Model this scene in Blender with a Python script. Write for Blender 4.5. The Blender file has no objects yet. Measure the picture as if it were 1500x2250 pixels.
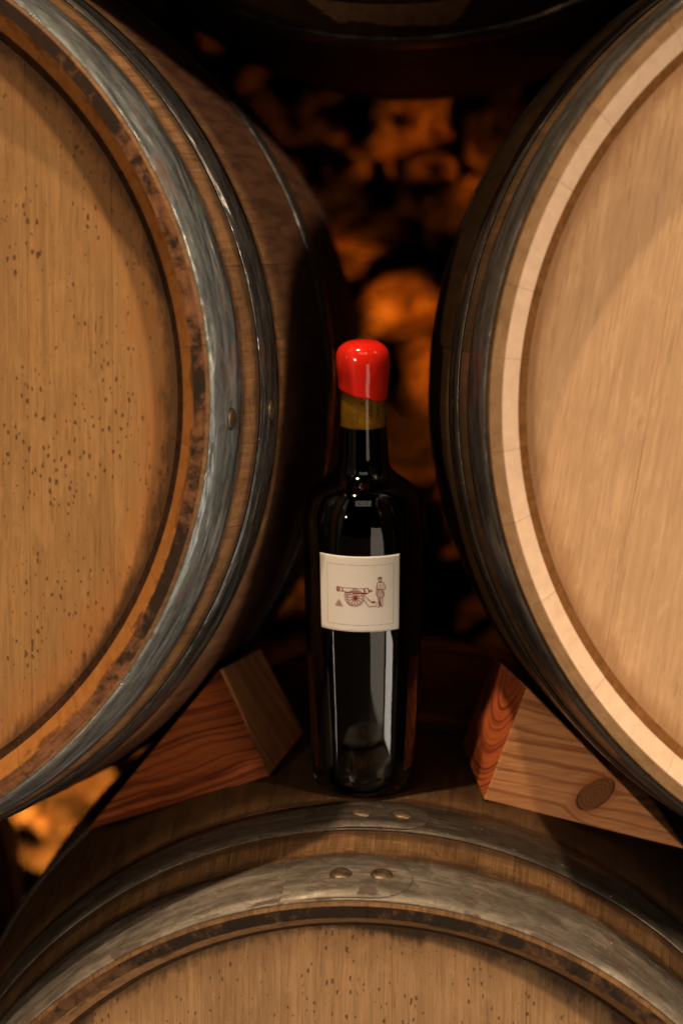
import bpy, bmesh, math, random
from mathutils import Vector, Matrix, noise
random.seed(7)
PI = math.pi
scene = bpy.context.scene
COL = scene.collection

# ------------------------------------------------------------------ camera
cam_d = bpy.data.cameras.new('camera')
cam = bpy.data.objects.new('camera', cam_d)
COL.objects.link(cam)
D0 = 1.0765
fw = Vector((-0.07054465, 0.99282222, -0.09657893))
rt = Vector((0.99744159, 0.07133096, 0.00470911))
up = Vector((-0.01156437, 0.09599963, 0.99531419))
m = Matrix((rt, up, -fw)).transposed().to_4x4()
m.translation = Vector((0, -D0, 0))
cam.matrix_world = m
cam_d.sensor_fit = 'VERTICAL'
cam_d.sensor_height = 36.0
cam_d.lens = 4067.74 / 2250 * 36.0
cam_d.clip_start = 0.02
cam_d.clip_end = 60
cam_d.dof.use_dof = True
cam_d.dof.focus_distance = 1.175
cam_d.dof.aperture_fstop = 4.0
scene.camera = cam

# ------------------------------------------------------------------ world, lights, exposure
world = bpy.data.worlds.new('World')
scene.world = world
world.use_nodes = True
world.node_tree.nodes['Background'].inputs[0].default_value = (1.0, 0.72, 0.5, 1)
world.node_tree.nodes['Background'].inputs[1].default_value = 0.0015
scene.view_settings.view_transform = 'Standard'
scene.view_settings.look = 'None'
scene.view_settings.exposure = 0.0
scene.view_settings.gamma = 1.0
scene.render.engine = 'CYCLES'


def lamp(name, kind, loc, target, energy, color, **kw):
    d = bpy.data.lights.new(name, kind)
    d.energy = energy
    d.color = color
    for k, v in kw.items():
        setattr(d, k, v)
    o = bpy.data.objects.new(name, d)
    COL.objects.link(o)
    o.location = loc
    o.rotation_euler = (Vector(target) - Vector(loc)).to_track_quat('-Z', 'Y').to_euler()
    return o


# low late sun coming in from the right through the open door
SUN = lamp('sun', 'SUN', (3, -3, 0.8), (0, 0, 0), 2.6, (1.0, 0.72, 0.46), angle=math.radians(4.0))
SUN.rotation_euler = Vector((-0.65, 0.68, -0.34)).to_track_quat('-Z', 'Y').to_euler()
# steep beam from a high opening
tgt = Vector((-0.1, 0, -0.1))
src = tgt - Vector((0.20, 0.31, -0.90)).normalized() * 5.0
lamp('high_spot', 'SPOT', src, tgt, 1000, (1.0, 0.72, 0.46), spot_size=math.radians(22), spot_blend=0.25, shadow_soft_size=0.07)


def area(name, az, dist, zc, w, h, energy, color):
    t = Vector((-0.072, 0.17, zc))
    loc = Vector((t.x + dist * math.sin(math.radians(az)), t.y - dist * math.cos(math.radians(az)), zc))
    o = lamp(name, 'AREA', loc, t, energy, color, shape='RECTANGLE', size=w, size_y=h)
    return o


SKY = (0.05, -2.35, 1.85)
area('doorway_light', 58, 2.4, -1.12, 0.62, 1.2, 15, (1.0, 0.88, 0.76))
area('hall_light', 32, 2.4, -1.12, 1.25, 1.2, 8, (1.0, 0.82, 0.62))
area('side_window_light', -62, 2.4, -1.0, 0.06, 1.2, 1.6, (1.0, 0.85, 0.7))
lamp('skylight', 'AREA', SKY, (-0.07, 0.17, -0.1), 8, (1.0, 0.84, 0.66), shape='RECTANGLE', size=1.6, size_y=1.0)
tgt = Vector((-0.03, 0.15, -0.25))
src = tgt - Vector((0.50, 0.84, -0.10)).normalized() * 3.5
lamp('left_spot', 'SPOT', src, tgt, 115, (1.0, 0.74, 0.50), spot_size=math.radians(40), spot_blend=0.7, shadow_soft_size=0.04)
# warm uplights on the rock wall behind the barrels
lamp('wall_uplight', 'SPOT', (0.46, 1.20, -0.16), (-0.10, 1.5, 0.05), 140, (1.0, 0.25, 0.015), spot_size=math.radians(64), spot_blend=1.0, shadow_soft_size=0.05)
lamp('wall_uplight.002', 'SPOT', (0.40, 1.22, -0.62), (-0.05, 1.5, -0.26), 26, (1.0, 0.27, 0.02), spot_size=math.radians(60), spot_blend=1.0, shadow_soft_size=0.05)
lamp('wall_uplight.001', 'SPOT', (-0.95, 1.0, -1.15), (-0.66, 1.5, -0.76), 560, (1.0, 0.42, 0.08), spot_size=math.radians(46), spot_blend=0.8, shadow_soft_size=0.05)


# ------------------------------------------------------------------ helpers
def mesh_obj(name, verts, faces, mats, parent=None, smooth=True, midx=None):
    me = bpy.data.meshes.new(name)
    me.from_pydata([tuple(v) for v in verts], [], faces)
    for mm in (mats if isinstance(mats, (list, tuple)) else [mats]):
        me.materials.append(mm)
    if midx:
        me.polygons.foreach_set('material_index', midx)
    me.polygons.foreach_set('use_smooth', [smooth] * len(me.polygons))
    me.update()
    o = bpy.data.objects.new(name, me)
    COL.objects.link(o)
    if parent is not None:
        o.parent = parent
    return o


def empty(name, loc, label, cat, group=None, rot=(0, 0, 0)):
    o = bpy.data.objects.new(name, None)
    o.empty_display_size = 0.05
    COL.objects.link(o)
    o.location = loc
    o.rotation_euler = rot
    o['label'] = label
    o['category'] = cat
    if group:
        o['group'] = group
    return o


def inst(o, parent, rot=None, name=None, loc=None):
    c = o.copy()
    COL.objects.link(c)
    c.parent = parent
    if rot is not None:
        c.rotation_euler = rot
    if loc is not None:
        c.location = loc
    return c


class NT:
    """small node builder"""

    def __init__(self, name):
        self.m = bpy.data.materials.new(name)
        self.m.use_nodes = True
        self.t = self.m.node_tree
        self.b = self.t.nodes['Principled BSDF']
        self.tc = self.t.nodes.new('ShaderNodeTexCoord')
        self.oi = self.t.nodes.new('ShaderNodeObjectInfo')

    def n(self, typ, **kw):
        nd = self.t.nodes.new(typ)
        for k, v in kw.items():
            setattr(nd, k, v)
        return nd

    def l(self, a, b):
        self.t.links.new(a, b)

    def val(self, sock, v):
        if isinstance(v, (int, float)):
            sock.default_value = v
        elif isinstance(v, (tuple, list)):
            sock.default_value = v if len(v) == len(sock.default_value) else tuple(v) + (1,)
        else:
            self.l(v, sock)

    def math(self, op, a, b=0.5, clamp=False):
        nd = self.n('ShaderNodeMath', operation=op, use_clamp=clamp)
        self.val(nd.inputs[0], a)
        self.val(nd.inputs[1], b)
        return nd.outputs[0]

    def coords(self, scale, rnd=True, rot=(0, 0, 0), src=None):
        mp = self.n('ShaderNodeMapping')
        self.l(src or self.tc.outputs['Object'], mp.inputs[0])
        mp.inputs['Scale'].default_value = scale
        mp.inputs['Rotation'].default_value = rot
        if rnd:
            c = self.n('ShaderNodeCombineXYZ')
            for i, k in enumerate((37.0, 19.0, 53.0)):
                self.l(self.math('MULTIPLY', self.oi.outputs['Random'], k), c.inputs[i])
            self.l(c.outputs[0], mp.inputs['Location'])
        return mp.outputs[0]

    def ring(self, ks, kt):
        # coordinates along and across a hoop: angle round the barrel, distance along the axis
        s_ = self.n('ShaderNodeSeparateXYZ')
        self.l(self.tc.outputs['Object'], s_.inputs[0])
        a = self.math('ARCTAN2', s_.outputs[0], s_.outputs[2])
        c = self.n('ShaderNodeCombineXYZ')
        self.l(self.math('MULTIPLY', a, ks), c.inputs[0])
        self.l(self.math('MULTIPLY', s_.outputs[1], kt), c.inputs[1])
        self.l(self.math('MULTIPLY', self.oi.outputs['Random'], 31.0), c.inputs[2])
        return c.outputs[0]

    def noise(self, vec, scale=1.0, detail=4, rough=0.55, dist=0.0):
        nd = self.n('ShaderNodeTexNoise')
        self.l(vec, nd.inputs['Vector'])
        nd.inputs['Scale'].default_value = scale
        nd.inputs['Detail'].default_value = detail
        nd.inputs['Roughness'].default_value = rough
        nd.inputs['Distortion'].default_value = dist
        return nd.outputs['Fac']

    def ramp(self, fac, stops):
        nd = self.n('ShaderNodeValToRGB')
        self.l(fac, nd.inputs[0])
        e = nd.color_ramp.elements
        while len(e) < len(stops):
            e.new(0.5)
        for el, (p, c) in zip(e, stops):
            el.position = p
            el.color = (c, c, c, 1) if isinstance(c, (int, float)) else tuple(c) + (1,)
        return nd.outputs[0]

    def mix(self, fac, a, b, mode='MIX'):
        nd = self.n('ShaderNodeMix', data_type='RGBA', blend_type=mode)
        self.val(nd.inputs[0], fac)
        self.val(nd.inputs[6], a)
        self.val(nd.inputs[7], b)
        return nd.outputs[2]

    def sstep(self, v, a, b):
        nd = self.n('ShaderNodeMapRange', interpolation_type='SMOOTHSTEP')
        self.val(nd.inputs[0], v)
        nd.inputs[1].default_value = a
        nd.inputs[2].default_value = b
        return nd.outputs[0]

    def bump(self, h, strength, dist, prev=None):
        nd = self.n('ShaderNodeBump')
        nd.inputs['Strength'].default_value = strength
        nd.inputs['Distance'].default_value = dist
        self.l(h, nd.inputs['Height'])
        if prev is not None:
            self.l(prev, nd.inputs['Normal'])
        return nd.outputs[0]

    def out(self, color=None, rough=None, normal=None, **kw):
        if color is not None:
            self.val(self.b.inputs['Base Color'], color)
        if rough is not None:
            self.val(self.b.inputs['Roughness'], rough)
        if normal is not None:
            self.l(normal, self.b.inputs['Normal'])
        for k, v in kw.items():
            self.val(self.b.inputs[k], v)
        return self.m


def radial(T):
    """distance from the barrel axis (local Y) and position along it"""
    s = T.n('ShaderNodeSeparateXYZ')
    T.l(T.tc.outputs['Object'], s.inputs[0])
    x2 = T.math('MULTIPLY', s.outputs[0], s.outputs[0])
    z2 = T.math('MULTIPLY', s.outputs[2], s.outputs[2])
    r = T.math('SQRT', T.math('ADD', x2, z2))
    return r, s.outputs[1]


R0 = 0.2864
BIL = 0.0541
LEN = 0.95
HEAD_Y = 0.030
HEAD_R = R0 - 0.0232


def rad(y):
    return R0 + BIL * (1 - ((LEN / 2 - y) / (LEN / 2)) ** 2)


# ------------------------------------------------------------------ barrel materials
def mat_head(name, dark, light, dots, grime, tint=(0.30, 0.10, 0.02)):
    T = NT(name)
    g1 = T.noise(T.coords((700, 20, 24)), 1, 5, 0.7, 0.9)
    g2 = T.noise(T.coords((170, 20, 8)), 1, 5, 0.65, 1.3)
    blot = T.noise(T.coords((46, 20, 26)), 1, 6, 0.72, 0.8)
    big = T.noise(T.coords((7, 7, 3.5), rnd=False), 1, 4, 0.6, 0.4)
    f = T.math('ADD', T.math('MULTIPLY', g1, 0.52), T.math('MULTIPLY', g2, 0.48))
    c = T.ramp(f, [(0.33, dark), (0.5, [(a + b) / 2 for a, b in zip(dark, light)]), (0.66, light)])
    c = T.mix(T.math('MULTIPLY', T.sstep(blot, 0.50, 0.68), 0.38), c, [x * 0.62 for x in light])
    c = T.mix(T.math('MULTIPLY', T.sstep(blot, 0.48, 0.34), 0.30), c, [min(1, x * 1.12) for x in light])
    c = T.mix(T.math('MULTIPLY', T.sstep(big, 0.50, 0.72), 0.45), c, [x * 0.72 for x in light])
    # fine dark pores drawn out along the grain
    p = T.noise(T.coords((620, 50, 46)), 1, 2, 0.5, 0.4)
    c = T.mix(T.math('MULTIPLY', T.sstep(p, 0.60, 0.74), 0.35), c, [x * 0.4 for x in dark])
    # medullary flecks
    fl = T.noise(T.coords((120, 20, 34), rot=(0, 0.35, 0)), 1, 3, 0.6, 0.8)
    c = T.mix(T.math('MULTIPLY', T.sstep(fl, 0.62, 0.72), 0.28), c, [min(1, x * 1.18) for x in light])
    # each board a slightly different tone
    hsv = T.n('ShaderNodeHueSaturation')
    T.l(c, hsv.inputs['Color'])
    T.l(T.math('ADD', T.math('MULTIPLY', T.oi.outputs['Random'], 0.24), 0.87), hsv.inputs['Value'])
    c = hsv.outputs[0]
    r, y = radial(T)
    if dots > 0:
        wob = T.noise(T.coords((30, 30, 16), rnd=False), 1, 2, 0.5)
        for sc, thr, st in ((100, 0.046, 1.0), (165, 0.072, 0.95), (250, 0.100, 0.9), (56, 0.020, 1.0)):
            v = T.n('ShaderNodeTexVoronoi', feature='F1')
            wn_ = T.n('ShaderNodeTexNoise')
            T.l(T.coords((420, 420, 260), rnd=False), wn_.inputs['Vector'])
            wn_.inputs['Scale'].default_value = 1.0
            sv = T.n('ShaderNodeVectorMath', operation='SCALE')
            T.l(wn_.outputs['Color'], sv.inputs[0])
            sv.inputs['Scale'].default_value = 0.0022
            av = T.n('ShaderNodeVectorMath', operation='ADD')
            T.l(T.coords((1, 1, 0.55), rnd=False), av.inputs[0])
            T.l(sv.outputs[0], av.inputs[1])
            T.l(av.outputs[0], v.inputs['Vector'])
            v.inputs['Scale'].default_value = sc
            sep = T.n('ShaderNodeSeparateColor')
            T.l(v.outputs['Color'], sep.inputs[0])
            size = T.math('MULTIPLY', T.math('ADD', T.math('MULTIPLY', sep.outputs[0], thr), thr), T.math('ADD', 0.45, T.math('MULTIPLY', T.sstep(wob, 0.35, 0.6), 0.9)))
            dot = T.math('SUBTRACT', 1.0, T.sstep(T.math('SUBTRACT', v.outputs['Distance'], size), -0.05, 0.03))
            keep = T.math('GREATER_THAN', sep.outputs[1], 1.0 - 0.97 * dots)
            c = T.mix(T.math('MULTIPLY', T.math('MULTIPLY', dot, keep), st * 0.8), c, (0.035, 0.016, 0.007))
    if grime > 0:
        # wine and mould creeping in from the croze
        n = T.noise(T.coords((50, 50, 28), rnd=False), 1, 6, 0.7, 0.2)
        n2 = T.noise(T.coords((240, 240, 50), rnd=False), 1, 3, 0.6)
        e = T.math('ADD', T.math('SUBTRACT', r, HEAD_R), T.math('MULTIPLY', T.math('SUBTRACT', n, 0.5), 0.045))
        c = T.mix(T.math('MULTIPLY', T.sstep(e, -0.030, -0.004), 0.55 * grime), c, tint)
        e2 = T.math('ADD', T.math('ADD', T.math('SUBTRACT', r, HEAD_R), T.math('MULTIPLY', T.math('SUBTRACT', n, 0.5), 0.024)), T.math('MULTIPLY', T.math('SUBTRACT', n2, 0.5), 0.009))
        c = T.mix(T.math('MULTIPLY', T.sstep(e2, -0.0085, 0.0), 0.95 * grime), c, (0.016, 0.009, 0.005))
    else:
        n = T.noise(T.coords((90, 90, 40), rnd=False), 1, 5, 0.7, 0.2)
        e = T.math('ADD', T.math('SUBTRACT', r, HEAD_R), T.math('MULTIPLY', T.math('SUBTRACT', n, 0.5), 0.02))
        c = T.mix(T.math('MULTIPLY', T.sstep(e, -0.014, -0.001), 0.5), c, (0.20, 0.085, 0.025))
    nb = T.bump(T.math('ADD', T.math('MULTIPLY', g1, 0.6), T.math('MULTIPLY', p, 0.4)), 0.25, 0.0006)
    return T.out(c, 0.62, nb, **{'Specular IOR Level': 0.2})


def mat_stave(name, dark, light, grime, belly=None):
    T = NT(name)
    g1 = T.noise(T.coords((760, 10, 90)), 1, 4, 0.65, 0.3)
    g2 = T.noise(T.coords((160, 4, 60)), 1, 4, 0.6, 0.4)
    # fine sanding marks round the barrel
    g3 = T.noise(T.coords((22, 520, 22)), 1, 3, 0.6, 0.15)
    f = T.math('ADD', T.math('ADD', T.math('MULTIPLY', g1, 0.45), T.math('MULTIPLY', g2, 0.35)), T.math('MULTIPLY', g3, 0.20))
    c = T.ramp(f, [(0.39, dark), (0.61, light)])
    fl = T.noise(T.coords((60, 120, 60), rot=(0.4, 0, 0.3)), 1, 3, 0.6, 1.2)
    c = T.mix(T.math('MULTIPLY', T.sstep(fl, 0.60, 0.70), 0.45), c, [min(1, x * 1.45) for x in light])
    big = T.noise(T.coords((9, 5, 9)), 1, 5, 0.65, 0.3)
    c = T.mix(T.math('MULTIPLY', T.sstep(big, 0.46, 0.68), 0.55), c, [x * 0.45 for x in dark])
    p = T.noise(T.coords((520, 42, 520)), 1, 2, 0.5)
    c = T.mix(T.math('MULTIPLY', T.sstep(p, 0.60, 0.72), 0.45), c, [x * 0.3 for x in dark])
    hsv = T.n('ShaderNodeHueSaturation')
    T.l(c, hsv.inputs['Color'])
    T.l(T.math('ADD', T.math('MULTIPLY', T.oi.outputs['Random'], 0.30), 0.84), hsv.inputs['Value'])
    c = hsv.outputs[0]
    # grime collecting against the hoops
    r, y = radial(T)
    n = T.noise(T.coords((46, 120, 46)), 1, 5, 0.7)
    for yh, w in ((0.060, 0.010), (0.091, 0.013), (0.140, 0.008)):
        d = T.math('ABSOLUTE', T.math('SUBTRACT', y, yh), 0)
        k = T.math('SUBTRACT', 1.0, T.sstep(T.math('ADD', d, T.math('MULTIPLY', T.math('SUBTRACT', n, 0.5), 0.022)), 0.0, w))
        c = T.mix(T.math('MULTIPLY', k, 0.75 * grime), c, (0.025, 0.013, 0.007))
    if belly:  # reddish stain towards the bilge, with the deep gap's shade put into its colour
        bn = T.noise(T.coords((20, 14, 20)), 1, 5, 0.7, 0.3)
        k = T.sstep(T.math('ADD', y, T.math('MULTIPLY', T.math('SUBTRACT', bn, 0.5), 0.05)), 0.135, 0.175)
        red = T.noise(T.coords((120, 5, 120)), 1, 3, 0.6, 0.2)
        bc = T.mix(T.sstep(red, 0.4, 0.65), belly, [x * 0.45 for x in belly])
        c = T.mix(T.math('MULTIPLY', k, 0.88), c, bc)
    nb = T.bump(T.math('ADD', g3, T.math('MULTIPLY', p, 0.5)), 0.22, 0.0006)
    return T.out(c, 0.58, nb, **{'Specular IOR Level': 0.2})


def mat_end(name, dark, light, mould, damp=False):
    T = NT(name)
    g = T.noise(T.coords((90, 90, 90)), 1, 5, 0.7, 0.3)
    rg = T.noise(T.coords((30, 10, 500)), 1, 3, 0.6)
    c = T.ramp(T.math('ADD', T.math('MULTIPLY', g, 0.6), T.math('MULTIPLY', rg, 0.4)), [(0.35, dark), (0.65, light)])
    if mould > 0:
        geo = T.n('ShaderNodeNewGeometry')
        n = T.noise(T.coords((55, 55, 55), rnd=False, src=geo.outputs['Position']), 1, 6, 0.75, 0.2)
        nl = T.noise(T.coords((5, 5, 5), rnd=False, src=geo.outputs['Position']), 1, 2, 0.5, 0.2)
        q = T.math('ADD', T.math('MULTIPLY', n, 0.55), T.math('MULTIPLY', nl, 0.45))
        if damp:
            sz = T.n('ShaderNodeSeparateXYZ')
            T.l(geo.outputs['Position'], sz.inputs[0])
            q = T.math('ADD', q, T.math('MINIMUM', T.math('MAXIMUM', T.math('MULTIPLY', T.math('SUBTRACT', sz.outputs[2], 0.06), 1.5), 0.02), 0.18))
        c = T.mix(T.math('MULTIPLY', T.sstep(q, 0.60 - 0.16 * mould, 0.66 - 0.13 * mould), 0.92), c, (0.010, 0.007, 0.005))
    return T.out(c, 0.8, T.bump(g, 0.35, 0.0012), **{'Specular IOR Level': 0.14})


def mat_plain_wood(name, dark, light, mould=0.0, mcol=(0.03, 0.015, 0.008)):
    T = NT(name)
    g = T.noise(T.coords((160, 14, 160)), 1, 5, 0.65, 0.3)
    c = T.ramp(g, [(0.32, dark), (0.68, light)])
    if mould:
        n = T.noise(T.coords((40, 60, 40)), 1, 5, 0.7, 0.2)
        r, y = radial(T)
        e = T.math('ADD', n, T.math('MULTIPLY', T.math('SUBTRACT', 0.010, y), 14.0))
        c = T.mix(T.math('MULTIPLY', T.sstep(e, 0.58, 0.72), mould), c, mcol)
    return T.out(c, 0.7, T.bump(g, 0.15, 0.0005), **{'Specular IOR Level': 0.14})


def mat_hoop(name, base, stain, stain_amt, rough, wav, tint=(0.16, 0.15, 0.14)):
    T = NT(name)
    n = T.noise(T.coords((26, 60, 26)), 1, 6, 0.65, 0.6)
    n2 = T.noise(T.coords((160, 160, 160)), 1, 4, 0.7)
    c = T.ramp(n, [(0.3, tint), (0.62, base)])
    m1 = T.noise(T.ring(22, 120), 1, 5, 0.75, 0.5)
    c = T.mix(T.math('MULTIPLY', T.sstep(m1, 0.46, 0.60), 0.72), c, [x * 0.45 for x in base])
    c = T.mix(T.math('MULTIPLY', T.sstep(m1, 0.36, 0.30), 0.0), c, base)
    # long rolled streaks running round the strip
    st = T.noise(T.ring(4, 190), 1, 3, 0.6, 0.3)
    c = T.mix(T.math('MULTIPLY', T.sstep(st, 0.48, 0.68), 0.5), c, [x * 0.5 for x in base])
    v = T.noise(T.ring(9, 70), 1, 4, 0.6, 0.7)
    s = T.sstep(v, 0.66 - 0.10 * stain_amt, 0.70 - 0.09 * stain_amt)
    c = T.mix(T.math('MULTIPLY', s, 0.8), c, stain)
    sp = T.noise(T.coords((420, 420, 420)), 1, 2, 0.5)
    c = T.mix(T.math('MULTIPLY', T.sstep(sp, 0.68, 0.76), 0.5), c, (0.55, 0.45, 0.34))
    pol = T.noise(T.ring(5, 90), 1, 3, 0.5, 0.5)
    ro = T.math('ADD', T.math('MULTIPLY', n2, 0.16), T.math('MULTIPLY', T.sstep(pol, 0.35, 0.6), 0.22))
    ro = T.math('ADD', T.math('ADD', ro, rough - 0.22), T.math('MULTIPLY', s, 0.2))
    wv = T.noise(T.ring(5, 55), 1, 3, 0.45, 0.6)
    nb = T.bump(wv, 1.0, wav)
    nb = T.bump(n2, 0.12, 0.0006, nb)
    met = T.math('SUBTRACT', 0.60, T.math('MULTIPLY', s, 0.7))
    return T.out(c, ro, nb, Metallic=met, )


MH = dict(
    L=mat_head('oak_head_spotted', (0.165, 0.083, 0.027), (0.33, 0.180, 0.066), 1.0, 0.7),
    R=mat_head('oak_head_pale', (0.34, 0.205, 0.105), (0.58, 0.375, 0.215), 0.0, 0.0),
    B=mat_head('oak_head_worn', (0.190, 0.105, 0.045), (0.410, 0.245, 0.122), 0.45, 0.8, (0.13, 0.065, 0.026)),
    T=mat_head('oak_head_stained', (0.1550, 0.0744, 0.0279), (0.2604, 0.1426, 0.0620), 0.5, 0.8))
MS = dict(
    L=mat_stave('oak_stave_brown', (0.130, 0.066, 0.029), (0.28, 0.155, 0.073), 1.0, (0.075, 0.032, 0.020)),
    R=mat_stave('oak_stave_dark', (0.06, 0.032, 0.013), (0.13, 0.072, 0.030), 0.6),
    B=mat_stave('oak_stave_worn', (0.085, 0.043, 0.017), (0.205, 0.110, 0.046), 1.0, (0.05, 0.024, 0.010)),  # belly colour darkened to carry the shade behind the bottle
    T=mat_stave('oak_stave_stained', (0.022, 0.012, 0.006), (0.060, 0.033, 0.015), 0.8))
ME = dict(
    L=mat_end('chime_end_mouldy', (0.06, 0.026, 0.012), (0.20, 0.085, 0.036), 0.85, True),
    R=mat_end('chime_end_clean', (0.15, 0.085, 0.040), (0.27, 0.165, 0.085), 0.0),
    B=mat_end('chime_end_black', (0.030, 0.015, 0.008), (0.11, 0.055, 0.025), 1.05),
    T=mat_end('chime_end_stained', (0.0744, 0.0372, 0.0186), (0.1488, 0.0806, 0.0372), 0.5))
MB = dict(
    L=mat_plain_wood('bevel_orange', (0.2604, 0.0961, 0.0217), (0.3596, 0.1550, 0.0403), 0.75, (0.0620, 0.0217, 0.0093)),
    R=mat_plain_wood('bevel_fresh', (0.56, 0.420, 0.300), (0.66, 0.500, 0.370)),
    B=mat_plain_wood('bevel_worn', (0.1860, 0.0992, 0.0434), (0.2852, 0.1674, 0.0806), 0.7),
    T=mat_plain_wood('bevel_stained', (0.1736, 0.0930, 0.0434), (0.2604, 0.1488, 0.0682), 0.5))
MC = dict(
    L=mat_plain_wood('croze_dark', (0.010, 0.005, 0.003), (0.05, 0.02, 0.008)),
    R=mat_plain_wood('croze_brown', (0.10, 0.042, 0.011), (0.19, 0.085, 0.025)),
    B=mat_plain_wood('croze_black', (0.0186, 0.0099, 0.0050), (0.0558, 0.0279, 0.0124)),
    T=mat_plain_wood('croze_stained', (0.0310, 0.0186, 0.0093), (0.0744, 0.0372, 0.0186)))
MK = dict(
    L=mat_hoop('hoop_galvanised', (0.29, 0.325, 0.335), (0.09, 0.05, 0.032), 0.8, 0.38, 0.010, (0.13, 0.15, 0.155)),
    R=mat_hoop('hoop_bright', (0.17, 0.155, 0.14), (0.06, 0.04, 0.025), 0.3, 0.33, 0.004, (0.07, 0.06, 0.05)),
    B=mat_hoop('hoop_stained', (0.27, 0.235, 0.185), (0.045, 0.022, 0.013), 1.05, 0.55, 0.003, (0.12, 0.10, 0.08)),
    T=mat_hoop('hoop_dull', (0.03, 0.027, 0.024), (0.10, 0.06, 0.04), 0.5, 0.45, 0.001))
MK2 = dict(MK)
MK2['L'] = mat_hoop('hoop_dark_steel', (0.10, 0.10, 0.10), (0.04, 0.03, 0.02), 0.5, 0.30, 0.009, (0.03, 0.03, 0.03))
MK2['B'] = mat_hoop('hoop_tarnished', (0.095, 0.077, 0.057), (0.04, 0.024, 0.015), 0.9, 0.50, 0.002, (0.06, 0.048, 0.038))
MK2['R'] = mat_hoop('hoop_black_steel', (0.09, 0.075, 0.06), (0.08, 0.05, 0.03), 0.2, 0.26, 0.0015, (0.03, 0.025, 0.02))

WIDTHS = [10, 13, 9, 12, 14, 8.5, 11, 12.5]


def stave_mesh(name, wdeg, mats):
    """one stave, centred on +Z, bent along Y: outer face, front chime, bevel, croze wall, sides"""
    gap = 0.00022 / R0
    half = math.radians(wdeg) / 2 - gap * 0.4
    na = 5
    ys = [0.0, 0.003, 0.008, 0.02, 0.04, 0.06, 0.085, 0.11, 0.14, 0.18, 0.23, 0.29, 0.36, 0.43, 0.5, 0.57, 0.66, 0.74, 0.82, 0.88, 0.93, 0.95]
    V, F, MI = [], [], []

    def strip(prof, mi, flip=False):
        base = len(V)
        for (y, r) in prof:
            for i in range(na + 1):
                a = -half + 2 * half * i / na
                # edges of the stave dip a hair so the joints read
                rr = r - (0.00006 if (i in (0, na) and mi == 0) else 0)
                V.append((rr * math.sin(a), y, rr * math.cos(a)))
        for j in range(len(prof) - 1):
            for i in range(na):
                q = [base + j * (na + 1) + i, base + j * (na + 1) + i + 1, base + (j + 1) * (na + 1) + i + 1, base + (j + 1) * (na + 1) + i]
                F.append(q[::-1] if flip else q)
                MI.append(mi)

    o_prof = [(y, rad(y) - (0.0012 if y == 0.0 else 0)) for y in ys]
    strip(o_prof, 0, True)
    strip([(0.0, rad(0) - 0.0012), (0.0, R0 - 0.0085)], 1, False)
    strip([(0.0, R0 - 0.0085), (0.0015, R0 - 0.0095), (0.020, R0 - 0.0175)], 2, False)
    strip([(0.020, R0 - 0.0175), (0.029, R0 - 0.0221), (0.040, R0 - 0.0248), (0.06, R0 - 0.026)], 3, False)
    # inner face and back end
    strip([(0.06, R0 - 0.026), (0.2, rad(0.2) - 0.027), (0.475, rad(0.475) - 0.027), (0.75, rad(0.75) - 0.027), (0.95, R0 - 0.02)], 3, False)
    strip([(0.95, R0 - 0.02), (0.95, rad(0.95))], 1, False)
    # sides
    loop = [(y, rad(y) - 0.0003 - (0.0012 if y == 0 else 0)) for y in ys] + [(0.95, R0 - 0.02), (0.75, rad(0.75) - 0.027), (0.475, rad(0.475) - 0.027), (0.2, rad(0.2) - 0.027), (0.06, R0 - 0.026), (0.040, R0 - 0.026), (0.029, R0 - 0.0221), (0.020, R0 - 0.0175), (0.0, R0 - 0.0085)]
    for s in (-1, 1):
        base = len(V)
        for (y, r) in loop:
            V.append((s * r * math.sin(half), y, r * math.cos(half)))
        no = len(ys)
        inner = list(range(no, len(loop)))
        # fan quads between outer and inner runs
        ii = inner[::-1]
        a, b = 0, 0
        outer = list(range(no))
        while a < len(outer) - 1 or b < len(ii) - 1:
            if b >= len(ii) - 1 or (a < len(outer) - 1 and loop[outer[a + 1]][0] <= loop[ii[b + 1]][0]):
                f = (base + outer[a], base + outer[a + 1], base + ii[b])
                a += 1
            else:
                f = (base + outer[a], base + ii[b + 1], base + ii[b])
                b += 1
            F.append(f if s < 0 else f[::-1])
            MI.append(3)
    return V, F, MI


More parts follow.
